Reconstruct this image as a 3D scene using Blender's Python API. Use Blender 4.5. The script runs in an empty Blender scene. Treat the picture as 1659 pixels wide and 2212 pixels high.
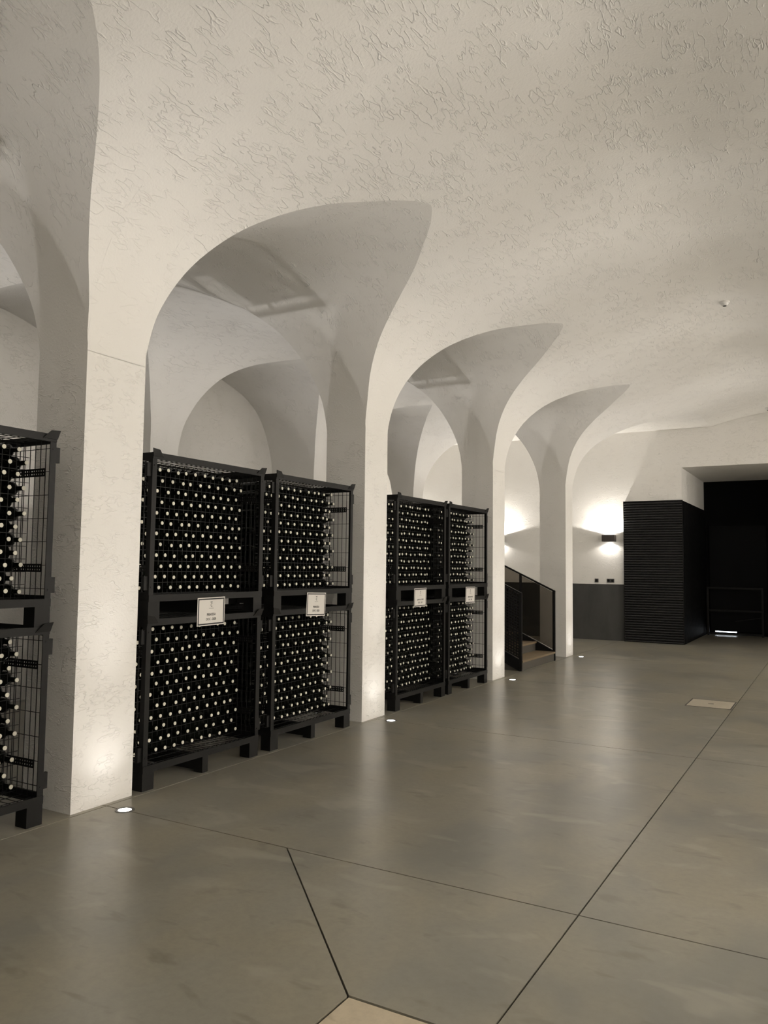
import bpy, bmesh, math, random
from mathutils import Vector, Matrix
random.seed(7)
SC = bpy.context.scene
COL = SC.collection

# ------------------------------------------------------------------ camera
CAM_F, CAM_YAW, CAM_PITCH, CAM_ROLL = 1706.7, .51993, .06781, .01155
CAM_POS = Vector((4.12, 0, 1.55))
cd = bpy.data.cameras.new('camera'); cam = bpy.data.objects.new('camera', cd); COL.objects.link(cam)
cd.sensor_fit = 'VERTICAL'; cd.sensor_height = 36.0
cd.lens = CAM_F / 2212 * 36.0
cd.clip_start = .05; cd.clip_end = 100
_f = Vector((-math.sin(CAM_YAW), math.cos(CAM_YAW), 0)); _r = Vector((math.cos(CAM_YAW), math.sin(CAM_YAW), 0)); _u = Vector((0, 0, 1))
_d = _f*math.cos(CAM_PITCH) + _u*math.sin(CAM_PITCH); _u2 = _u*math.cos(CAM_PITCH) - _f*math.sin(CAM_PITCH)
_r3 = _r*math.cos(CAM_ROLL) + _u2*math.sin(CAM_ROLL); _u3 = _u2*math.cos(CAM_ROLL) - _r*math.sin(CAM_ROLL)
cam.matrix_world = Matrix(((_r3.x, _u3.x, -_d.x, CAM_POS.x), (_r3.y, _u3.y, -_d.y, CAM_POS.y), (_r3.z, _u3.z, -_d.z, CAM_POS.z), (0, 0, 0, 1)))
SC.camera = cam
def project(p):
    v = Vector(p) - CAM_POS; z = v.dot(_d)
    return (829.5 + CAM_F*v.dot(_r3)/z, 1106 - CAM_F*v.dot(_u3)/z)
def off(p):
    """name ending for a lamp that stands outside the picture"""
    if (Vector(p)-CAM_POS).dot(_d) <= 0: return '_offscreen'
    x, y = project(p); return '' if 0 <= x <= 1659 and 0 <= y <= 2212 else '_offscreen'

# ------------------------------------------------------------------ world, exposure
w = bpy.data.worlds.new('world'); SC.world = w; w.use_nodes = True
w.node_tree.nodes['Background'].inputs[0].default_value = (.01, .01, .01, 1)
w.node_tree.nodes['Background'].inputs[1].default_value = 0.0
SC.view_settings.view_transform = 'Standard'; SC.view_settings.look = 'None'
SC.view_settings.gamma = 1; SC.view_settings.use_curve_mapping = False
SC.view_settings.exposure = 0.09
SC.cycles.max_bounces = 6; SC.cycles.glossy_bounces = 2; SC.cycles.transmission_bounces = 2; SC.cycles.transparent_max_bounces = 6
SC.cycles.caustics_reflective = False; SC.cycles.caustics_refractive = False
SC.cycles.use_adaptive_sampling = True; SC.cycles.adaptive_threshold = .045
UPLIGHT_W, AISLE_W, SCONCE_W, RIGHT_LAMP_W = 6.5, 0.0, 95.0, 99.0
BEAM_W, AISLE_BEAM_W, BEAM_DEG = 150.0, 165.0, 60
WARM = (1.0, .935, .85)
COOL = (1.0, .955, .915)
SPOT_DEG = 118

# ------------------------------------------------------------------ materials
def mat(name, base=(.5, .5, .5), rough=.5, metal=0, spec=.5, emit=None, estr=0):
    m = bpy.data.materials.new(name); m.use_nodes = True
    b = m.node_tree.nodes['Principled BSDF']
    b.inputs['Base Color'].default_value = (*base, 1); b.inputs['Roughness'].default_value = rough
    b.inputs['Metallic'].default_value = metal; b.inputs['Specular IOR Level'].default_value = spec
    if emit:
        b.inputs['Emission Color'].default_value = (*emit, 1); b.inputs['Emission Strength'].default_value = estr
    return m
class NT:
    def __init__(s, m): s.m = m; s.t = m.node_tree; s.n = s.t.nodes; s.b = s.n['Principled BSDF']
    def new(s, ty, **kw):
        x = s.n.new(ty)
        for k, v in kw.items():
            if k.startswith('i_'):
                key = k[2:]; key = int(key) if key.isdigit() else key.replace('_', ' ')
                x.inputs[key].default_value = v
            else: setattr(x, k, v)
        return x
    def link(s, a, b): s.t.links.new(a, b)
    def coord(s, scale=(1, 1, 1), rot=(0, 0, 0)):
        c = s.new('ShaderNodeTexCoord'); g = s.new('ShaderNodeNewGeometry')
        mp = s.new('ShaderNodeMapping'); mp.inputs['Scale'].default_value = scale; mp.inputs['Rotation'].default_value = rot
        s.link(g.outputs['Position'], mp.inputs['Vector']); return mp.outputs[0]
    def noise(s, vec, scale, detail=2, rough=.5, dist=0):
        x = s.new('ShaderNodeTexNoise'); x.inputs['Scale'].default_value = scale; x.inputs['Detail'].default_value = detail
        x.inputs['Roughness'].default_value = rough; x.inputs['Distortion'].default_value = dist
        s.link(vec, x.inputs['Vector']); return x.outputs[0]
    def ramp(s, val, a, b, ca=(0, 0, 0, 1), cb=(1, 1, 1, 1)):
        x = s.new('ShaderNodeValToRGB'); x.color_ramp.elements[0].position = a; x.color_ramp.elements[1].position = b
        x.color_ramp.elements[0].color = ca; x.color_ramp.elements[1].color = cb
        s.link(val, x.inputs[0]); return x.outputs[0]
    def math(s, op, a, b=None, c=None):
        x = s.new('ShaderNodeMath', operation=op)
        for i, v in enumerate((a, b, c)):
            if v is None: continue
            if isinstance(v, (int, float)): x.inputs[i].default_value = v
            else: s.link(v, x.inputs[i])
        return x.outputs[0]
    def mixc(s, fac, a, b, blend='MIX'):
        x = s.new('ShaderNodeMix', data_type='RGBA', blend_type=blend)
        for i, v in ((0, fac), (6, a), (7, b)):
            if isinstance(v, tuple): x.inputs[i].default_value = v
            elif isinstance(v, (int, float)): x.inputs[i].default_value = v
            else: s.link(v, x.inputs[i])
        return x.outputs[2]

def plaster(name, scale, stretch, rot, strength, base=(.865, .85, .82), zfade=None):
    m = mat(name, base, .75, spec=.25); t = NT(m)
    # trowel strokes: thin ridges where a stretched noise crosses a level, broken up by a mask
    def strokes(sc, lvl, w, mk, seed):
        v = t.coord((stretch[0]*1.0, stretch[1]*1.0, stretch[2]*1.0), (rot[0]+seed*.2, rot[1], rot[2] + seed*.14))
        n = t.noise(v, sc, 2, .6, .0)
        d = t.math('ABSOLUTE', t.math('SUBTRACT', n, lvl))
        ridge = t.ramp(d, 0.0, w, (1, 1, 1, 1), (0, 0, 0, 1))
        msk = t.ramp(t.noise(t.coord((1, 1, 1), (seed, 0, seed)), mk, 1, .5), .47, .62)
        return t.math('MULTIPLY', ridge, msk)
    r1 = strokes(scale, .5, .022, 5.0, 0.0)
    r2 = strokes(scale*1.7, .47, .028, 7.0, 1.3)
    fine = t.noise(t.coord(), 60, 1, .6)
    big = t.noise(t.coord(), 2.2, 1, .5)
    h = t.math('ADD', r1, t.math('MULTIPLY', r2, .8))
    if zfade:      # the trowelling is coarser towards the crown
        sx = t.new('ShaderNodeSeparateXYZ'); t.link(t.coord(), sx.inputs[0])
        mr = t.new('ShaderNodeMapRange'); t.link(sx.outputs[2], mr.inputs[0])
        mr.inputs[1].default_value = zfade[0]; mr.inputs[2].default_value = zfade[1]; mr.inputs[3].default_value = .25; mr.inputs[4].default_value = 1.0
        h = t.math('MULTIPLY', h, mr.outputs[0])
    h = t.math('ADD', h, t.math('MULTIPLY', fine, .28))
    h = t.math('ADD', h, t.math('MULTIPLY', big, 1.6))
    bp = t.new('ShaderNodeBump'); bp.inputs['Strength'].default_value = strength; bp.inputs['Distance'].default_value = .012
    t.link(h, bp.inputs['Height']); t.link(bp.outputs[0], t.b.inputs['Normal'])
    c = t.ramp(t.noise(t.coord(), 1.1, 2, .6), .3, .7, (base[0]*.965, base[1]*.96, base[2]*.95, 1), (*base, 1))
    t.link(c, t.b.inputs['Base Color'])
    return m
M = {}
M['plaster_vault'] = plaster('plaster_vault', 7.5, (1.7, .5, 1.0), (0, 0, .3), .62, zfade=(3.5, 4.25))
M['plaster_wall'] = plaster('plaster_wall', 8.0, (.75, .75, 1.9), (.1, .1, 0), .5)

def concrete(name, c1, c2, c3, rough):
    m = mat(name, c1, rough, spec=.5); t = NT(m)
    n1 = t.noise(t.coord((1, 1, 1)), .55, 5, .6, .4)
    n2 = t.noise(t.coord((1, .6, 1), (0, 0, .5)), 1.9, 3, .5, .35)
    n3 = t.noise(t.coord(), 26, 4, .7)
    col = t.mixc(t.ramp(n1, .38, .62), (*c1, 1), (*c2, 1))
    col = t.mixc(t.math('MULTIPLY', t.ramp(n2, .40, .64), .7), col, (*c3, 1))
    col = t.mixc(t.math('MULTIPLY', t.ramp(n3, .4, .65), .25), col, (c1[0]*.6, c1[1]*.6, c1[2]*.6, 1))
    # scattered dark scuffs and a few pale rubbed patches
    sp = t.ramp(t.noise(t.coord((1, 2.2, 1), (0, 0, .7)), 3.4, 3, .55, .3), .60, .70)
    col = t.mixc(t.math('MULTIPLY', sp, .5), col, (c1[0]*.5, c1[1]*.48, c1[2]*.44, 1))
    pp = t.ramp(t.noise(t.coord((.8, 1.6, 1), (0, .3, 2.1)), 2.6, 3, .5, .5), .58, .68)
    col = t.mixc(t.math('MULTIPLY', pp, .4), col, (c1[0]*1.4, c1[1]*1.4, c1[2]*1.4, 1))
    t.link(col, t.b.inputs['Base Color'])
    h = t.math('ADD', t.math('MULTIPLY', n2, 1.0), t.math('MULTIPLY', n3, .12))
    bp = t.new('ShaderNodeBump'); bp.inputs['Strength'].default_value = .10; bp.inputs['Distance'].default_value = .003
    t.link(h, bp.inputs['Height']); t.link(bp.outputs[0], t.b.inputs['Normal'])
    return m
M['concrete'] = concrete('polished_concrete', (.27, .257, .213), (.175, .170, .150), (.29, .262, .195), .29)
M['concrete_tan'] = concrete('tan_concrete_patch', (.52, .44, .31), (.45, .38, .27), (.58, .5, .37), .36)
M['joint'] = mat('dark_joint', (.05, .045, .038), .9)
M['lid'] = concrete('lid_concrete', (.42, .37, .29), (.36, .32, .25), (.46, .42, .33), .4)
M['dado'] = None
m = mat('dark_grey_dado', (.05, .05, .048), .55); t = NT(m)
c = t.ramp(t.noise(t.coord((1, 1, .35)), 3.0, 4, .6, .5), .35, .75, (.040, .041, .040, 1), (.066, .065, .062, 1))
t.link(c, t.b.inputs['Base Color']); M['dado'] = m
def painted(name, base, rough, amp=.2, spec=.5):
    m = mat(name, base, rough, spec=spec); t = NT(m)
    n = t.noise(t.coord(), 14, 4, .6)
    t.link(t.ramp(n, .25, .8, (base[0]*(1-amp), base[1]*(1-amp), base[2]*(1-amp), 1), (base[0]*(1+amp), base[1]*(1+amp), base[2]*(1+amp), 1)), t.b.inputs['Base Color'])
    t.link(t.math('ADD', t.math('MULTIPLY', n, .2), rough - .1), t.b.inputs['Roughness'])
    return m
M['black_steel'] = painted('black_painted_steel', (.008, .0078, .0074), .48, spec=.2)
M['black_wire'] = painted('black_wire', (.006, .006, .006), .5, spec=.25)
M['black_panel'] = painted('black_satin_panel', (.004, .004, .0043), .42, spec=.25)
M['black_wall'] = painted('black_matt_wall', (.0022, .0022, .0023), .8, spec=.08)
M['black_door'] = painted('black_door_paint', (.002, .002, .0022), .6, spec=.12)
M['rib'] = painted('black_gloss_rib', (.006, .006, .0063), .36, .05, spec=.5)
M['glass_dark'] = painted('dark_bottle_glass', (.006, .007, .005), .16)
M['cap'] = painted('cream_cap', (.80, .77, .66), .5, .08)
M['paper'] = painted('white_paper', (.74, .71, .67), .6, .02)
M['ink'] = painted('black_ink', (.02, .02, .02), .6)
M['ring'] = painted('dark_lamp_ring', (.10, .095, .09), .35)
M['lens'] = mat('lamp_lens', (1, 1, 1), .3, emit=(1, .97, .92), estr=14)
M['sconce'] = painted('dark_bronze', (.055, .045, .040), .45)
M['wood'] = painted('tread_wood', (.22, .165, .10), .45, .12)
M['riser'] = painted('dark_riser', (.085, .078, .066), .5)
M['detector'] = painted('white_plastic', (.75, .74, .72), .4, .03)
M['socket'] = painted('grey_socket', (.075, .072, .068), .45)
M['gap'] = mat('daylight_gap', (1, 1, 1), .5, emit=(.86, .93, 1.0), estr=5)
m = bpy.data.materials.new('smoked_glass'); m.use_nodes = True; nt = m.node_tree; nt.nodes.clear()
o = nt.nodes.new('ShaderNodeOutputMaterial'); mx = nt.nodes.new('ShaderNodeMixShader'); tr = nt.nodes.new('ShaderNodeBsdfTransparent'); gl = nt.nodes.new('ShaderNodeBsdfGlossy'); fr = nt.nodes.new('ShaderNodeFresnel')
tr.inputs[0].default_value = (.50, .48, .45, 1); gl.inputs['Roughness'].default_value = .08; gl.inputs[0].default_value = (.8, .8, .8, 1); fr.inputs[0].default_value = 1.35
nt.links.new(fr.outputs[0], mx.inputs[0]); nt.links.new(tr.outputs[0], mx.inputs[1]); nt.links.new(gl.outputs[0], mx.inputs[2]); nt.links.new(mx.outputs[0], o.inputs[0])
M['smoked'] = m

# ------------------------------------------------------------------ helpers
def mesh_obj(name, verts, faces, material, parent=None, smooth=False, loc=None, uvless=True):
    me = bpy.data.meshes.new(name); me.from_pydata(verts, [], faces); me.update()
    mats = material if isinstance(material, (list, tuple)) else [material]
    for k in mats: me.materials.append(M[k])
    if smooth:
        me.polygons.foreach_set('use_smooth', [True]*len(me.polygons))
    ob = bpy.data.objects.new(name, me); COL.objects.link(ob)
    if parent: ob.parent = parent
    if loc: ob.location = loc
    return ob
class MB:
    def __init__(s): s.v = []; s.f = []
    def box(s, x0, x1, y0, y1, z0, z1):
        b = len(s.v)
        s.v += [(x0, y0, z0), (x1, y0, z0), (x1, y1, z0), (x0, y1, z0), (x0, y0, z1), (x1, y0, z1), (x1, y1, z1), (x0, y1, z1)]
        s.f += [tuple(b+i for i in q) for q in ((3, 2, 1, 0), (4, 5, 6, 7), (0, 1, 5, 4), (1, 2, 6, 5), (2, 3, 7, 6), (3, 0, 4, 7))]
        return s
    def quad(s, *p):
        b = len(s.v); s.v += list(p); s.f.append(tuple(range(b, b+len(p)))); return s
    def hexa(s, p):   # eight corners, bottom ring then top ring
        b = len(s.v); s.v += list(p)
        s.f += [tuple(b+i for i in q) for q in ((3, 2, 1, 0), (4, 5, 6, 7), (0, 1, 5, 4), (1, 2, 6, 5), (2, 3, 7, 6), (3, 0, 4, 7))]
        return s
    def cyl(s, c, r, h, n=20, r2=None, axis=2, caps=True):
        r2 = r if r2 is None else r2; b = len(s.v)
        for k, (rr, hh) in enumerate(((r, 0), (r2, h))):
            for i in range(n):
                a = 2*math.pi*i/n; p = [rr*math.cos(a), rr*math.sin(a), hh]
                if axis == 0: p = [p[2], p[0], p[1]]
                if axis == 1: p = [p[1], p[2], p[0]]
                s.v.append((c[0]+p[0], c[1]+p[1], c[2]+p[2]))
        for i in range(n): s.f.append((b+i, b+(i+1) % n, b+n+(i+1) % n, b+n+i))
        if caps: s.f.append(tuple(b+n-1-i for i in range(n))); s.f.append(tuple(b+n+i for i in range(n)))
        return s
    def grid(s, cols):   # cols: list of equal-length point lists
        b = len(s.v); n = len(cols[0])
        for c in cols: s.v += [tuple(p) for p in c]
        for i in range(len(cols)-1):
            for j in range(n-1):
                a = b+i*n+j; s.f.append((a, a+1, a+n+1, a+n))
        return s
    def build(s, name, material, parent=None, smooth=False, loc=None): return mesh_obj(name, s.v, s.f, material, parent, smooth, loc)
def tag(o, label, cat=None, group=None, kind=None):
    o['label'] = label
    if cat: o['category'] = cat
    if group: o['group'] = group
    if kind: o['kind'] = kind
    return o
def empty(name, loc=(0, 0, 0)):
    e = bpy.data.objects.new(name, None); e.location = loc; e.empty_display_size = .1; COL.objects.link(e); return e
def copy_tree(o, parent=None):
    c = o.copy(); COL.objects.link(c); c.parent = parent
    for ch in list(o.children): copy_tree(ch, c)
    return c
def spot(name, loc, direction, power, deg, blend=1.0, radius=.04, color=WARM, parent=None):
    l = bpy.data.lights.new(name, 'SPOT'); l.energy = power; l.color = color; l.spot_size = math.radians(deg); l.spot_blend = blend; l.shadow_soft_size = radius
    ob = bpy.data.objects.new(name, l); COL.objects.link(ob)
    ob.rotation_euler = Vector(direction).to_track_quat('-Z', 'Y').to_euler(); ob.location = loc
    if parent: ob.parent = parent
    return ob

# ------------------------------------------------------------------ vault profiles
ZS = 2.9
def pch(xk, yk, x):
    h = [xk[i+1]-xk[i] for i in range(len(xk)-1)]; d = [(yk[i+1]-yk[i])/h[i] for i in range(len(h))]
    mm = [0]*len(xk)
    for i in range(1, len(xk)-1):
        if d[i-1]*d[i] > 0:
            w1 = 2*h[i]+h[i-1]; w2 = h[i]+2*h[i-1]; mm[i] = (w1+w2)/(w1/d[i-1]+w2/d[i])
    mm[0] = d[0]*1.5-mm[1]*.5; mm[-1] = max(0, d[-1]*1.5-mm[-2]*.5)
    i = 0
    while i < len(h)-1 and x > xk[i+1]: i += 1
    t = (x-xk[i])/h[i]
    return yk[i]*(2*t**3-3*t**2+1)+mm[i]*h[i]*(t**3-2*t**2+t)+yk[i+1]*(-2*t**3+3*t**2)+mm[i+1]*h[i]*(t**3-t**2)
def resample(P, n):
    L = [0]
    for a, b in zip(P, P[1:]): L.append(L[-1]+math.dist(a, b))
    out = []; j = 0
    for k in range(n):
        s = L[-1]*k/(n-1)
        while j < len(L)-2 and s > L[j+1]: j += 1
        t = (s-L[j])/max(1e-9, L[j+1]-L[j]); out.append(tuple(P[j][q]*(1-t)+P[j+1][q]*t for q in range(2)))
    return out
def smooth_half(nodes_d, nodes_z, crown_d, n=72, passes=60):
    """half profile (distance from springing, height), smoothed across its mirror image at the crown"""
    P = [(0, ZS), (0, (ZS+nodes_z[0])/2)]
    for k in range(121):
        t = (k/120)**2.2; d = nodes_d[-1]*t
        P.append((d, pch(nodes_d, nodes_z, d)))
    full = P + [(2*crown_d-a, b) for a, b in reversed(P[:-1])]
    R = resample(full, 2*n-1)
    for _ in range(passes):
        R = [R[0], R[1], R[2]] + [tuple((R[i-1][q]+2*R[i][q]+R[i+1][q])/4 for q in range(2)) for i in range(3, len(R)-3)] + R[-3:]
    H = R[:n]
    out = [H[0]]
    for a in H[1:]: out.append((max(a[0], out[-1][0]), max(a[1], out[-1][1]+1e-5)))
    return out
NAVE_W = 6.16
N_half = smooth_half([0, .03, .1, .25, .5, .8, 1.1, 1.5, 2.1, 3.08], [3.105, 3.364, 3.531, 3.758, 3.965, 4.121, 4.231, 4.361, 4.542, 4.74], 3.08)
C_un = [0, .02, .06, .15, .3, .5, .7, .85, 1.0]; C_z = [2.941, 3.202, 3.399, 3.688, 3.969, 4.152, 4.250, 4.310, 4.350]
C_half = smooth_half([u*1.475 for u in C_un], C_z, 1.475, 56, 2)     # scaled to each opening
A_W = 2.56
A_half = smooth_half([u*1.28 for u in C_un], [2.9+(z-2.9)*1.025 for z in C_z], 1.28, 48, 20)
def inv_s(half, z):
    """index-parameter on a half profile where the height is z"""
    if z <= half[0][1]: return 0.0
    if z >= half[-1][1]: return len(half)-1.0
    for i in range(len(half)-1):
        if half[i+1][1] >= z: return i+(z-half[i][1])/(half[i+1][1]-half[i][1])
def at_s(half, s):
    i = min(int(s), len(half)-2); t = s-i
    return tuple(half[i][q]*(1-t)+half[i+1][q]*t for q in range(2))

PIERS = [(-6.95, -6.49), (-3.51, -3.05), (-.075, .385), (3.363, 3.852), (6.80, 7.255), (10.235, 10.685), (13.63, 14.04)]
PW = .47
Y_BACK, Y_FAR = -6.49, 17.36
# rows of (y, height of the cross vault, in_opening)
def c_rows():
    rows = []
    for k in range(len(PIERS)-1):
        y0, y1 = PIERS[k][1], PIERS[k+1][0]; w = (y1-y0)/2; sc = w/1.475
        L = [(y0+d*sc, z) for d, z in C_half]; R = [(y1-d*sc, z) for d, z in reversed(C_half[:-1])]
        rows.append(L+R)
    y0 = PIERS[-1][1]; L = []
    for k in range(61):
        a = math.pi/2*k/60; L.append((y0+1.9*(1-math.cos(a)), ZS+.04+1.55*math.sin(a)))
    L[0] = (y0, ZS+.04); L.insert(0, (y0, ZS))
    L += [(y0+1.9+(Y_FAR-y0-1.9)*k/6, ZS+1.59) for k in range(1, 7)]
    rows.append(L)
    return rows
ROWS = c_rows()

# ------------------------------------------------------------------ ceiling
cm = MB()
def barrel(x_l, x_r, half, k_from, crown_first=0):
    """barrel along y between x_l and x_r, cut by the cross vaults, from bay k_from to the end"""
    c_x = (x_l+x_r)/2; top = half[-1][1]
    nseg = 40
    segs = []
    for k in range(k_from, len(ROWS)):
        seg = []
        for (y, z) in ROWS[k]:
            s0 = inv_s(half, z); S = len(half)-1.0
            left = []
            for j in range(nseg+1):
                t = j/nseg; s = s0+(S-s0)*t
                d, zz = at_s(half, s); left.append((d, zz))
            pts = [(x_l+d, y, zz) for d, zz in left] + [(x_r-d, y, zz) for d, zz in reversed(left[:-1])]
            seg.append(pts)
        segs.append(seg)
        cm.grid(seg)
        if k+1 < len(ROWS):           # over the pillar
            full = [at_s(half, (len(half)-1.0)*j/nseg) for j in range(nseg+1)]
            prof = [(x_l+d, zz) for d, zz in full] + [(x_r-d, zz) for d, zz in reversed(full[:-1])]
            cm.grid([[(x, PIERS[k+1][0], z) for x, z in prof], [(x, PIERS[k+1][1], z) for x, z in prof]])
def soffit(k, right_fn, left_fn, n=14):
    cols = []
    for (y, z) in ROWS[k]:
        a, b = left_fn(z), right_fn(z)
        cols.append([(a+(b-a)*j/n, y, z) for j in range(n+1)])
    cm.grid(cols)
AX0, AX1 = -PW-A_W, -PW                    # left aisle
BX0 = AX0-PW                               # back of the second row
CX0, CX1 = BX0-A_W, BX0                    # third aisle beyond the stairs
RX0, RX1 = NAVE_W+PW, NAVE_W+PW+A_W        # right aisle
NICHE = -3.85
nave_l = lambda z: at_s(N_half, inv_s(N_half, z))[0]
nave_r = lambda z: NAVE_W-at_s(N_half, inv_s(N_half, z))[0]
def aside(x_edge, sgn): return lambda z: x_edge+sgn*at_s(A_half, inv_s(A_half, z))[0]
barrel(0, NAVE_W, N_half, 0)
barrel(AX0, AX1, A_half, 0); barrel(RX0, RX1, A_half, 0); barrel(CX0, CX1, A_half, 5)
for k in range(len(ROWS)):
    soffit(k, nave_l, aside(AX1, -1))
    soffit(k, aside(RX0, 1), nave_r)
    soffit(k, lambda z: RX1, aside(RX1, -1), 6)
    if k < 5: soffit(k, aside(AX0, 1), lambda z: NICHE)
    else:
        soffit(k, aside(AX0, 1), aside(CX1, -1)); soffit(k, aside(CX0, 1), lambda z: CX0, 6)
ceil = cm.build('ceiling', 'plaster_vault', smooth=True)
tag(ceil, 'off-white rough plastered vaulted ceiling of intersecting arches', kind='structure')

# ------------------------------------------------------------------ pillars
def pillar(x0, x1, y0, y1, label):
    o = MB().box(x0, x1, y0, y1, 0, ZS+.002).build('pillar', 'plaster_wall')
    tag(o, label, 'pillar', 'plastered pillars of the arcades', 'structure'); return o
A_lab = {3: 'square white plastered pillar between the unsigned cage stack and the first signed stack',
         4: 'square white plastered pillar between the two pairs of signed cage stacks',
         5: 'square white plastered pillar between the last cage stack and the staircase',
         6: 'square white plastered pillar beyond the staircase, nearest the ribbed black cabinet'}
for k, (y0, y1) in enumerate(PIERS):
    if k == 0: continue
    pillar(-PW, 0, y0, y1, A_lab.get(k, 'square white plastered pillar of the front row at the entrance end'))
    if k < 5: pillar(NICHE-.02, AX0, y0, y1, 'white plastered pillar standing against the aisle back wall behind the cages')
    elif k == 5: pillar(CX0-.02, AX0, y0, y1, 'white plastered cross wall pier behind the second pair of cage stacks')
    else: pillar(BX0, AX0, y0, y1, 'white plastered pillar of the rear row behind the stairs')
    pillar(NAVE_W, NAVE_W+PW, y0, y1, 'square white plastered pillar of the opposite row')

# ------------------------------------------------------------------ walls
ZT = 4.95
wl = MB().box(NICHE-.2, NICHE, Y_BACK-.2, PIERS[5][0]+.1, 0, ZT).box(CX0-.2, CX0, PIERS[5][0], Y_FAR+.2, 0, ZT).build('wall_left', 'plaster_wall')
tag(wl, 'off-white plastered back wall of the side aisle', kind='structure')
wr = MB().box(RX1, RX1+.2, Y_BACK-.2, Y_FAR+.2, 0, ZT).build('wall_right', 'plaster_wall'); tag(wr, 'off-white plastered wall of the opposite aisle', kind='structure')
wb = MB().box(NICHE-.2, RX1+.2, Y_BACK-.2, Y_BACK, 0, ZT).build('wall_back', 'plaster_wall'); tag(wb, 'off-white plastered wall at the entrance end', kind='structure')
RCX0, RCX1, RCZ, RCY = 1.345, 4.815, 3.675, 20.55
fw = MB()
fw.box(CX0-.2, RCX0, Y_FAR, Y_FAR+.2, 0, ZT).box(RCX1, RX1+.2, Y_FAR, Y_FAR+.2, 0, ZT).box(RCX0, RCX1, Y_FAR, Y_FAR+.2, RCZ, ZT)
wf = fw.build('wall_far', 'plaster_wall'); tag(wf, 'off-white rough plastered end wall with wall lights', kind='structure')
rv = MB().box(RCX0-.2, RCX0, Y_FAR+.2, RCY, 0, RCZ+.2).box(RCX1, RCX1+.2, Y_FAR+.2, RCY, 0, RCZ+.2).box(RCX0, RCX1, Y_FAR+.2, RCY, RCZ, RCZ+.2)
tag(rv.build('wall_recess', 'plaster_wall'), 'white plastered reveal and soffit of the doorway recess', kind='structure')
tag(MB().box(RCX0-.2, RCX1+.2, RCY, RCY+.1, 0, RCZ+.2).build('wall_recess_back', 'black_wall'), 'black back wall of the doorway recess', kind='structure')
# black door with daylight under it
dr = MB().box(1.46, 2.70, RCY-.04, RCY-.002, .085, 2.6).build('door_1', 'black_door'); tag(dr, 'black door leaf in the recess with daylight beneath', 'door', kind='structure')
MB().box(1.56, 2.03, RCY-.012, RCY-.004, .060, .083).build('daylight_gap', 'gap', dr)
# dado
dd = MB().box(CX0, .17, Y_FAR-.014, Y_FAR+.01, 0, 1.205).build('trim_1', 'dado'); tag(dd, 'dark grey painted dado panel along the end wall', kind='structure')

# ------------------------------------------------------------------ floor
base = MB().box(CX0-.2, RX1+.2, Y_BACK-.2, RCY+.1, -.08, -.012).build('floor', 'joint'); tag(base, 'polished grey concrete floor in large slabs with saw-cut joints', kind='structure')
def inset(poly, d):
    n = len(poly); out = []
    for i in range(n):
        p, q, r = Vector(poly[i-1]), Vector(poly[i]), Vector(poly[(i+1) % n])
        e1 = (q-p).normalized(); e2 = (r-q).normalized(); n1 = Vector((-e1.y, e1.x)); n2 = Vector((-e2.y, e2.x))
        b = (n1+n2); k = d/max(.2, (1+n1.dot(n2))); out.append(tuple(q+b*k))
    return out
def slab(poly, material='concrete', gap=.0042):
    P = inset([Vector(p) for p in poly], gap); n = len(P)
    v = [(x, y, 0) for x, y in P]+[(x, y, -.012) for x, y in P]
    f = [tuple(range(n))]+[(i, n+i, n+(i+1) % n, (i+1) % n) for i in range(n)]
    return mesh_obj('slab', v, f, material, base)
xs = [CX0-.2, .04, 3.08, 6.12, RX1+.2]; ys = [Y_BACK-.2, -3.28, .155, 3.607, 7.03, 10.46, 13.85, 17.50, RCY+.1]
for i in range(4):
    for j in range(8):
        if j == 2 and i in (1, 2): continue
        if j == 7 and i in (0, 3): continue
        x0, x1, y0, y1 = xs[i], xs[i+1], ys[j], ys[j+1]
        slab([(x0, y0), (x1, y0), (x1, y1), (x0, y1)])
H0, H1, HY0, HY1, cx = 2.552, 3.608, 1.46, 2.518, 3.08
A1 = [(1.466, 3.607), (H0, HY1), (cx, HY1), (cx, 3.607)]
B1 = [(.04, .155), (1.245, .155), (H0, HY0), (H0, HY1), (1.466, 3.607), (.04, 3.607)]
C1 = [(1.245, .155), (cx, .155), (cx, HY0), (H0, HY0)]
for P in (A1, B1, C1):
    slab(P); slab([(2*cx-x, y) for x, y in reversed(P)])
slab([(H0, HY0), (H1, HY0), (H1, HY1), (H0, HY1)], 'concrete_tan', .009)

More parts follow.
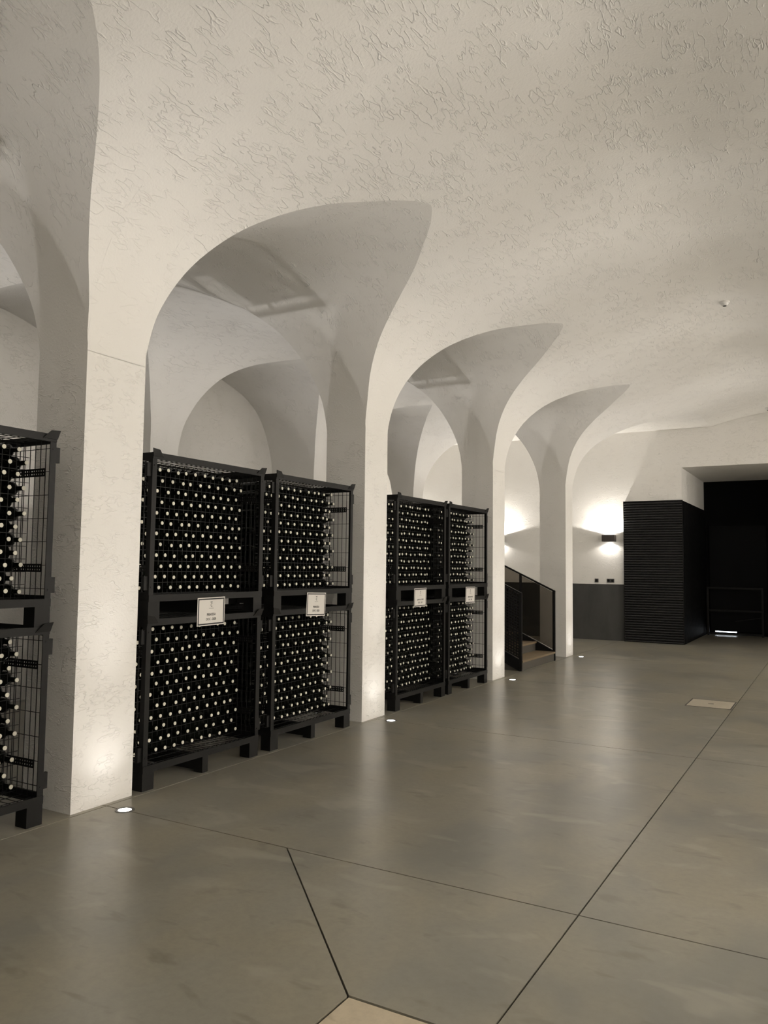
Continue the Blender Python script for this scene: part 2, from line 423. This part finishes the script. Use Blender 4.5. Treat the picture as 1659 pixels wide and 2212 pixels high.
# ------------------------------------------------------------------ floor uplights
def uplight(x, y, label, group, power, beam, away, collar=.004):
    o_ = off((x, y, 0)); e = empty('floor_uplight'+o_, (x, y, 0)); tag(e, label, 'floor light', group)
    r = MB(); n = 28
    prof = [(.060, .0005), (.060, .004), (.047, collar), (.043, collar), (.040, .001)]
    r.grid([[(a*math.cos(2*math.pi*i/n), a*math.sin(2*math.pi*i/n), z) for a, z in prof] for i in range(n+1)])
    r.build('ring', 'ring', e)
    MB().cyl((0, 0, .0003), .0405, .0015, 24).build('lens'+o_, 'lens', e)
    if power: spot('lamp_spill'+o_, (0, 0, collar+.008), (-.0001, 0, 1), power, SPOT_DEG, 1.0, .03, COOL, e)
    spot('lamp_beam'+o_, (0, 0, collar+.008), (away*.23, 0, 1), beam, BEAM_DEG, 1.0, .022, COOL, e)
    return e
for k in range(2, 7):
    ym = (PIERS[k][0]+PIERS[k][1])/2
    lb = {3: 'lit round floor uplight before the pillar beside the unsigned cage stack', 4: 'lit round floor uplight before the pillar between the signed cage pairs',
          5: 'lit round floor uplight before the pillar next to the staircase', 6: 'lit round floor uplight before the pillar beyond the staircase'}
    uplight(.205, ym, lb.get(k, 'lit round floor uplight by the front pillar at the entrance end'), 'floor uplights along the front pillars', UPLIGHT_W, BEAM_W, 1)
    uplight(NAVE_W-.205, ym, 'lit round floor uplight along the opposite row of pillars', 'floor uplights along the opposite pillars', UPLIGHT_W, BEAM_W, -1)
    uplight(-PW-.205, ym, 'lit round floor uplight behind a front pillar in the aisle', 'floor uplights in the aisle', AISLE_W, AISLE_BEAM_W, -1, .022)
    uplight(AX0+.205, ym, 'lit round floor uplight before a rear pillar in the aisle', 'floor uplights in the aisle by the rear pillars', AISLE_W, AISLE_BEAM_W*.4, 1, .022)

# ------------------------------------------------------------------ wall lights
def sconce(x, y, rot, label, group, up=SCONCE_W, down=SCONCE_W*.08):
    e = empty('wall_sconce', (x, y, 2.198)); e.rotation_euler = (0, 0, rot); tag(e, label, 'wall light', group)
    b = MB(); w2, h2, dp, t = .134, .072, .17, .006
    b.box(-w2, w2, -dp, -dp+t, -h2, h2).box(-w2, -w2+t, -dp+t, 0, -h2, h2).box(w2-t, w2, -dp+t, 0, -h2, h2).box(-w2+t, w2-t, -t, 0, -h2, h2)
    b.box(-w2+t, w2-t, -dp+t, -t, -.06, .06)
    b.build('housing', 'sconce', e)
    MB().box(-.09, .09, -.15, -.06, .060, .066).build('lens', 'lens', e)
    MB().box(-.06, .06, -.15, -.06, -.066, -.060).build('lens', 'lens', e)
    spot('lamp_up', (0, -.115, .080), (0, 0, 1), up, 160, .12, .02, WARM, e)
    spot('lamp_down', (0, -.115, -.080), (0, 0, -1), down, 150, .3, .02, WARM, e)
sconce(-.148, Y_FAR, 0, 'dark box wall light glowing up and down beside the ribbed black cabinet', 'wall lights on the end wall')
sconce(-2.70, Y_FAR, 0, 'dark box wall light on the end wall behind the stair pillar', 'wall lights on the end wall')
sconce(-5.05, Y_FAR, 0, 'dark box wall light on the end wall of the far aisle', 'wall lights on the end wall')
# lamps of the opposite aisle, on its wall: they light the pillar fronts and throw the detector's shadow
for k in range(1, len(ROWS)):
    y0 = PIERS[k][1]; y1 = PIERS[k+1][0] if k+1 < len(PIERS) else Y_FAR
    for t in (.25, .75):
        l = bpy.data.lights.new('wall_lamp_right_offscreen', 'POINT'); l.energy = RIGHT_LAMP_W; l.color = WARM; l.shadow_soft_size = .10
        ob = bpy.data.objects.new('wall_lamp_right_offscreen', l); COL.objects.link(ob); ob.location = (RX1-.18, y0+(y1-y0)*t, 2.85)

# ------------------------------------------------------------------ ribbed cabinet
e = empty('ribbed_cabinet', (.77, Y_FAR, 0)); tag(e, 'tall black cabinet front of horizontal ribs beside the doorway recess', 'cabinet')
MB().box(-.60, .60, -.075, .0, 0, 2.972).build('body', 'black_panel', e)
MB().box(-.605, -.592, -.10, -.07, 0, 2.985).build('edge_strip', 'black_steel', e)
MB().box(.592, .605, -.10, -.07, 0, 2.985).build('edge_strip', 'black_steel', e)
MB().box(-.592, .592, -.10, -.07, 2.972, 2.985).build('edge_strip', 'black_steel', e)
n = 56; pitch = 2.96/n
sl = MB(); prof = [(-.073, .004), (-.098, .008), (-.104, .018), (-.098, .030), (-.073, .036)]
sl.grid([[(x, a, b) for a, b in prof] for x in (-.592, .592)])
s0 = sl.build('slat', 'rib', e)
for k in range(n):
    s = s0 if k == 0 else s0.copy()
    if k: COL.objects.link(s)
    s.parent = e; s.location = (0, 0, .004+k*pitch)

sp = MB().box(1.347, 1.375, Y_FAR, RCY-.045, 0, 2.972).build('recess_panel', 'black_door'); tag(sp, 'tall plain black cladding panel lining the doorway recess', 'panel')
# sockets
def socket(x, wd, label):
    e = empty('wall_socket', (x, Y_FAR, 1.282)); tag(e, label, 'socket')
    MB().box(-wd/2, wd/2, -.012, .0, -.04, .04).build('plate', 'socket', e)
    k = max(1, round(wd/.08))
    for i in range(k):
        MB().cyl((-wd/2+wd/k*(i+.5), -.014, 0), .026, .003, 16, axis=1).build('insert', 'black_panel', e)
socket(-.44, .08, 'single dark grey wall socket above the dado'); socket(-.14, .16, 'double dark grey wall socket above the dado under the wall light')

# low frame in the recess
e = empty('metal_frame', (2.03, 20.2, 0)); tag(e, 'low black metal barrier frame in front of the black door', 'barrier')
for x in (-.60, .57): MB().box(x, x+.04, -.02, .02, 0, 1.13).build('post', 'black_steel', e)
for z in (.03, .565, 1.09): MB().box(-.56, .57, -.015, .015, z, z+.04).build('rail', 'black_steel', e)
MB().hexa([(.0, -.01, .33), (.0, .01, .33), (.0, .01, .345), (.0, -.01, .345), (.57, -.01, .44), (.57, .01, .44), (.57, .01, .455), (.57, -.01, .455)]).build('brace', 'black_steel', e)

# manhole cover
e = empty('manhole_cover', (2.823, 9.92, 0)); tag(e, 'square concrete filled floor access cover with dark rim', 'floor cover')
hx, hy = .245, .28
MB().box(-hx, hx, -hy, -hy+.014, 0, .002).box(-hx, hx, hy-.014, hy, 0, .002).box(-hx, -hx+.014, -hy+.014, hy-.014, 0, .002).box(hx-.014, hx, -hy+.014, hy-.014, 0, .002).build('rim', 'joint', e)
MB().box(-hx+.014, hx-.014, -hy+.014, hy-.014, 0, .0015).build('plate', 'lid', e)
MB().box(-.03, .03, -.012, .012, .0015, .0025).build('lifting_slot', 'joint', e)

# smoke detectors
def detector(x, y, label):
    z = at_s(N_half, len(N_half)-1.0)[1]-.004
    e = empty('smoke_detector', (x, y, z)); tag(e, label, 'smoke detector')
    MB().cyl((0, 0, -.018), .055, .020, 24, .058).build('base', 'detector', e)
    MB().cyl((0, 0, -.046), .030, .028, 24, .046).build('sensor_cap', 'detector', e)
    MB().cyl((0, 0, -.052), .020, .006, 20).build('sensor_grille', 'ring', e)
detector(3.05, 9.88, 'small white round smoke detector alone on the vault crown'); detector(3.04, 16.85, 'small white round smoke detector on the vault near the end wall')

# ------------------------------------------------------------------ stairs
SY0, SY1, RISE, GO = 11.39, 13.0, .152, .322
e = empty('staircase', (0, (SY0+SY1)/2, 0)); tag(e, 'short flight of dark steps with wooden treads rising into the aisle', 'stairs')
hw = (SY1-SY0)/2
for k in range(5):
    x = -k*GO; z = (k+1)*RISE
    st = MB().box(x-GO, x-.01, -hw+.02, hw-.02, 0, z-.028).build('step', 'riser', e)
    MB().box(x-GO-.0, x+.012, -hw+.02, hw-.02, z-.028, z).build('tread', 'wood', st)
x = -5*GO
ld = MB().box(AX0, x, -hw+.02, hw-.02, 0, 6*RISE-.028).build('landing', 'riser', e)
MB().box(AX0, x+.012, -hw+.02, hw-.02, 6*RISE-.028, 6*RISE).build('landing_floor', 'wood', ld)
sl = RISE/GO
def balustrade(y, label, mesh_panel):
    e = empty('stair_balustrade', (0, y, 0)); tag(e, label, 'balustrade', 'balustrades either side of the stairs')
    L = 5*GO; z0 = 1.135
    def slope_bar(x0, x1, za, zb, t, hh):   # bar from x0 (height za) to x1
        return [(x0, -t, za), (x1, -t, zb), (x1, t, zb), (x0, t, za), (x0, -t, za+hh), (x1, -t, zb+hh), (x1, t, zb+hh), (x0, t, za+hh)]
    MB().box(-.035, .005, -.02, .02, 0, z0+.028).build('post', 'black_steel', e)
    for xx in (-.62, -1.25): MB().box(xx, xx+.035, -.02, .02, -xx*sl, z0-xx*sl+.0).build('post', 'black_steel', e)
    MB().hexa(slope_bar(-L, .005, z0+L*sl, z0, .022, .028)).build('handrail', 'black_steel', e)
    MB().hexa(slope_bar(-L, -.03, L*sl+.0, 0.0, .0205, .17)).build('stringer', 'black_panel', e)
    if mesh_panel:
        p = MB(); st = .042; zc0, zc1 = .17, z0
        import_n = int(L/st)
        for i in range(import_n):
            x = -.04-i*st; p.box(x-.009, x+.009, -.004, .004, zc0-x*sl, zc1-x*sl)
        nz = int((zc1-zc0)/st)
        for j in range(nz):
            z = zc0+j*st; p.hexa(slope_bar(-L, -.035, z+L*sl, z+.03*sl, .005, .02))
        p.build('mesh_panel', 'black_wire', e)
    MB().hexa([(-L, -.003, L*sl+.17), (-.035, -.003, .19), (-.035, .003, .19), (-L, .003, L*sl+.17), (-L, -.003, z0+L*sl), (-.035, -.003, z0+.01), (-.035, .003, z0+.01), (-L, .003, z0+L*sl)]).build('panel', 'smoked', e)
balustrade(SY0, 'black stair balustrade with close metal mesh on the cage side of the steps', True)
balustrade(SY1, 'black stair balustrade with plain smoked panel on the cabinet side of the steps', False)

# ------------------------------------------------------------------ bottle cages
CW, CDP, CH = 1.236, 1.0, 1.162       # width (y), depth (x), height
FOOT = .125
ROW0, ROWH, BR = FOOT+.0822, .0785, .0462      # first bottle row above the tray, row pitch, bottle radius
def cage_parts(e):
    hx, hy = CDP/2, CW/2; a = .042; t = .006
    post_meshes = {}
    for sx in (-1, 1):
        for sy in (-1, 1):
            m = MB(); x1, y1 = sx*hx, sy*hy
            m.box(min(x1, x1-sx*t), max(x1, x1-sx*t), min(y1, y1-sy*a), max(y1, y1-sy*a), FOOT, CH-.004)
            m.box(min(x1-sx*t, x1-sx*a), max(x1-sx*t, x1-sx*a), min(y1, y1-sy*t), max(y1, y1-sy*t), FOOT, CH-.004)
            p = m.build('post', 'black_steel', e)
            b = MB()
            for zz in (.22, CH-.09): b.cyl((x1, y1-sy*.02, zz), .006, sx*.003, 8, axis=0)
            b.build('bolt', 'black_wire', p)
    for sx in (-1, 1):
        for (z0, z1) in ((FOOT-.005, FOOT+.042), (CH-.046, CH)):
            x1 = sx*(hx+.004)
            MB().box(min(x1, x1-sx*.012), max(x1, x1-sx*.012), -hy, hy, z0, z1).box(min(x1-sx*.012, x1-sx*.04), max(x1-sx*.012, x1-sx*.04), -hy+.006, hy-.006, z0 if z0 < .5 else z1-.006, z0+.006 if z0 < .5 else z1).build('rail', 'black_steel', e)
    for sy in (-1, 1):
        for (z0, z1) in ((FOOT-.005, FOOT+.06), (CH-.055, CH)):
            y1 = sy*(hy-.006)
            MB().box(-hx+.008, hx-.008, min(y1, y1-sy*.014), max(y1, y1-sy*.014), z0, z1).build('rail', 'black_steel', e)
    for sx in (-1, 1):
        for sy in (-1, 1):
            x1, y1 = sx*(hx+.0), sy*hy
            MB().box(min(x1, x1-sx*.10), max(x1, x1-sx*.10), min(y1, y1-sy*.105), max(y1, y1-sy*.105), 0, FOOT).build('foot', 'black_steel', e)
        MB().box(min(sx*hx, sx*hx-sx*.09), max(sx*hx, sx*hx-sx*.09), -.03, .03, 0, FOOT).build('foot', 'black_steel', e)
    MB().box(-hx+.09, hx-.09, -.024, .024, .015, FOOT-.006).build('skid', 'black_steel', e)
    # stacking lugs and flared corner guides
    for sx in (-1, 1):
        for sy in (-1, 1):
            for zz in (.20, CH-.17):
                x1 = sx*(hx-.012); y1 = sy*hy
                MB().box(min(x1, x1-sx*.02), max(x1, x1-sx*.02), min(y1, y1+sy*.036), max(y1, y1+sy*.036), zz, zz+.095).build('lug', 'black_steel', e)
            x1, y1 = sx*hx, sy*hy
            MB().hexa([(x1+sx*.0042, y1-sy*.10, CH-.03), (x1+sx*.0042, y1, CH-.03), (x1+sx*.009, y1, CH-.03), (x1+sx*.009, y1-sy*.10, CH-.03),
                       (x1+sx*.014, y1-sy*.05, CH+.020), (x1+sx*.014, y1+sy*.014, CH+.026), (x1+sx*.019, y1+sy*.014, CH+.026), (x1+sx*.019, y1-sy*.05, CH+.020)]).build('corner_guide', 'black_steel', e)
    r = .0019
    zb0, zb1 = FOOT+.03, CH-.03
    # wire front held back behind the frame, necks pass through it
    m = MB(); xf = hx-.228
    for i in range(24): y = (i-11.5)*.04875; m.box(xf-r, xf+r, y-r, y+r, zb0, zb1)
    for i in range(13): z = ROW0+(i-.5)*ROWH; m.box(xf+r, xf+3*r, -hy+.02, hy-.02, z-r, z+r)
    m.build('wire_front', 'black_wire', e)
    m = MB()
    for i in range(13): y = -hy+.03+i*(CW-.06)/12; m.box(-hx+.01, -hx+.014, y-r, y+r, zb0, zb1)
    for i in range(8): z = zb0+.02+i*.14; m.box(-hx+.006, -hx+.01, -hy+.02, hy-.02, z-r, z+r)
    m.build('wire_back', 'black_wire', e)
    for sy in (-1, 1):
        m = MB(); y = sy*(hy-.03)
        for i in range(20): x = hx-.055-i*.049; m.box(x-r, x+r, y-r, y+r, zb0, zb1)
        for i in range(7): z = FOOT+.10+i*.142; m.box(-hx+.02, hx-.01, y+r, y+3*r, z-r, z+r)
        m.build('wire_side', 'black_wire', e)
        for zz in (FOOT+.20, CH-.255):          # perforated strips: two rows of holes
            m = MB(); x0, x1 = hx-.40, hx-.055; yy0, yy1 = y-.006, y-.003
            hh = .05; nrow = 16; px = (x1-x0)/nrow
            for z0, z1 in ((0, .011), (.0195, .0305), (.039, hh)): m.box(x0, x1, yy0, yy1, zz+z0, zz+z1)
            for i in range(nrow+1):
                for z0, z1 in ((.011, .0195), (.0305, .039)): m.box(x0+i*px-px*.28, x0+i*px+px*.28, yy0, yy1, zz+z0, zz+z1)
            m.build('perforated_strip', 'black_steel', e)
    for nm, z in (('wire_top', CH-.03), ('wire_bottom', FOOT+.03)):
        m = MB()
        for i in range(24): y = -hy+.03+i*(CW-.06)/23; m.box(-hx+.01, hx-.01, y-r, y+r, z-r, z+r)
        for i in range(10): x = -hx+.05+i*.10; m.box(x-r, x+r, -hy+.01, hy-.01, z+r, z+3*r)
        for i in range(2): x = hx-.3-i*.4; m.box(x-.015, x+.015, -hy+.01, hy-.01, z-.012, z-r)
        m.build(nm, 'black_wire', e)
STACKS = [  # y of centre, phrase
    (2.545, 'with no sign'),
    (4.562, 'of PRINCESA stack nearest unsigned stack'),
    (5.962, 'of PRINCESA stack farthest from unsigned stack'),
    (8.106, 'of stack between PRINCESA pair and last stack'),
    (9.426, 'of last stack before the staircase')]
LEVELS = [(0.0, 'lower'), (CH, 'upper')]
XF = .0                                  # front plane of the cages
proto = None; CAGES = []
for s, (yc, ph) in enumerate(STACKS):
    for (z, lv) in LEVELS:
        if proto is None:
            proto = e = empty('bottle_cage', (XF-CDP/2, yc, z)); cage_parts(e)
        else:
            e = copy_tree(proto); e.location = (XF-CDP/2, yc+random.uniform(-.006, .006), z)
        tag(e, '%s black steel wire bottle cage %s' % (lv, ph), 'bottle cage', 'stacked wire bottle cages')
        CAGES.append((s, lv, e.location.copy(), ph))

# ------------------------------------------------------------------ bottles
def lathe(prof, n):
    v = []; f = []
    for (x, r) in prof:
        for i in range(n):
            a = 2*math.pi*i/n; v.append((x, r*math.cos(a), r*math.sin(a)))
    for k in range(len(prof)-1):
        for i in range(n): f.append((k*n+i, k*n+(i+1) % n, (k+1)*n+(i+1) % n, (k+1)*n+i))
    f.append(tuple(n-1-i for i in range(n))); f.append(tuple((len(prof)-1)*n+i for i in range(n)))
    return v, f
# axis along +x, origin at the neck end
BP = [(-.300, .038), (-.298, .0445), (-.292, BR), (-.125, BR), (-.108, .0435), (-.090, .032), (-.074, .021), (-.062, .0160), (-.050, .0148), (-.003, .0142), (-.002, .0138)]
bv, bf = lathe(BP, 14); cv, cf = lathe([(-.0022, .0132), (.0012, .0134), (.002, .0122)], 14)
bme = bpy.data.meshes.new('wine_bottle'); bme.from_pydata(bv, [], bf); bme.materials.append(M['glass_dark']); bme.polygons.foreach_set('use_smooth', [len(p.vertices) == 4 for p in bme.polygons])
cme = bpy.data.meshes.new('cap'); cme.from_pydata(cv, [], cf); cme.materials.append(M['cap'])
BPs = [(-.300, .043), (-.292, BR), (-.122, BR), (-.092, .032), (-.070, .018), (-.050, .0148), (-.002, .0140)]
sv, sf = lathe(BPs, 10); scv, scf = lathe([(-.0022, .0132), (.002, .0128)], 10)
fillv, fillf = lathe([(-.30, BR), (0, BR)], 10)
SV, SF, SMI = [], [], []
def add(V, F, v, f, off, mi=None, mat_i=0):
    b = len(V); V += [(x+off[0], y+off[1], z+off[2]) for x, y, z in v]
    F += [tuple(b+i for i in q) for q in f]
    if mi is not None: mi += [mat_i]*len(f)
def lean(v, ly, lz): return [(a, b+ly*(a+.2), c+lz*(a+.2)) for a, b, c in v]
NB = 0
for (s, lv, loc, ph) in CAGES:
    rng = random.Random(hash((s, lv == 'lower')) & 255)
    rows, cols = 12, 12; dy = .0975
    for r in range(rows):
        nr = cols if r % 2 == 0 else cols-1
        for c in range(nr):
            y = loc.y+(c-(nr-1)/2)*dy
            z = loc.z+ROW0+r*ROWH
            ly, lz = rng.uniform(-.022, .022), rng.uniform(-.022, .022)      # lean of the bottle about its middle
            x = XF-.175+rng.uniform(-.014, .010)
            if r == rows-1 and rng.random() < .12: continue
            add(SV, SF, fillv, fillf, (x-.31, y, z), SMI, 0)
            px, py = project((x, y, z))
            if px < -18: continue
            if s <= 1:
                if s == 1 and px < 284: continue         # behind the pillar
                b = bpy.data.objects.new('wine_bottle', bme); COL.objects.link(b); b.location = (x, y+ly*.2, z+lz*.2)
                b.rotation_euler = (0, -lz, ly)
                k = bpy.data.objects.new('cap', cme); COL.objects.link(k); k.parent = b
                tag(b, 'dark cream-capped wine bottle in %s cage %s' % (lv, ph), 'wine bottle', 'bottles in %s cage %s' % (lv, ph)); NB += 1
            else:
                add(SV, SF, lean(sv, ly, lz), sf, (x, y, z), SMI, 0); add(SV, SF, lean(scv, ly, lz), scf, (x, y, z), SMI, 1)
st = mesh_obj('wine_bottle_rows', SV, SF, ['glass_dark', 'cap']); st.data.polygons.foreach_set('material_index', SMI)
st.data.polygons.foreach_set('use_smooth', [len(p.vertices) == 4 for p in st.data.polygons])
tag(st, 'rows of dark wine bottles with cream caps packed deep in the cages', 'wine bottles', kind='stuff')

# ------------------------------------------------------------------ signs
def text_part(body, size, x, y, parent, bold=0, name='lettering', squash=1.0):
    c = bpy.data.curves.new(name, 'FONT'); c.body = body; c.size = size; c.align_x = 'CENTER'; c.align_y = 'CENTER'; c.offset = bold; c.resolution_u = 2; c.extrude = .0002
    tmp = bpy.data.objects.new('tmp_text', c); COL.objects.link(tmp)
    dg = bpy.context.evaluated_depsgraph_get(); me = bpy.data.meshes.new_from_object(tmp.evaluated_get(dg))
    bpy.data.objects.remove(tmp); bpy.data.curves.remove(c)
    # text plane x,y -> sign plane y,z
    for v in me.vertices: v.co = (.0016+v.co.z, x+v.co.x*squash, y+v.co.y)
    me.materials.clear(); me.materials.append(M['ink'])
    o = bpy.data.objects.new(name, me); COL.objects.link(o); o.parent = parent; return o
def sign(yc, zc, l1, l2, label, tilt):
    e = empty('sign', (XF+.0075, yc, zc)); tag(e, label, 'sign', 'white name signs hung on the cage stacks')
    MB().box(-.0015, .001, -.15, .15, -.105, .105).build('sheet', 'paper', e)
    b = MB(); W_, H_, t = .143, .098, .010
    b.box(.001, .0014, -W_, W_, H_-t, H_).box(.001, .0014, -W_, W_, -H_, -H_+t).box(.001, .0014, -W_, -W_+t, -H_+t, H_-t).box(.001, .0014, W_-t, W_, -H_+t, H_-t)
    b.build('border', 'ink', e)
    text_part('C', .034, 0, .046, e, .0005, 'emblem', .8)
    cr = MB(); cr.box(.0012, .0016, -.010, .010, .0665, .069)
    for i in (-1, 0, 1): cr.quad((.0016, i*.007-.0035, .069), (.0016, i*.007+.0035, .069), (.0016, i*.009, .076))
    cr.build('crown', 'ink', e)
    MB().box(.0012, .0014, -.026, .026, .0225, .0245).build('rule', 'ink', e)
    sz = .026 if len(l1) < 10 else .021
    text_part(l1, sz, 0, -.024, e, .0004, squash=.82); text_part(l2, .026, 0, -.058, e, .0004, squash=.82)
    e.rotation_euler = (tilt, .02, 0)
sign(4.572, 1.191, 'PRINCESA', 'DOC - 2020', 'white PRINCESA sign on the stack beside the pillar next to the unsigned cages', .012)
sign(5.963, 1.193, 'PRINCESA', 'DOC - 2020', 'white PRINCESA sign on the stack beside the pillar between the signed pairs', -.03)
sign(8.036, 1.195, 'QUINTA DA CORTE', 'DOC - 2017', 'white sign on the stack just beyond the pillar between the signed pairs', .01)
sign(9.451, 1.185, 'QUINTA DA CORTE', 'DOC - 2017', 'white sign on the last stack before the staircase', -.01)
print('individual bottles', NB)
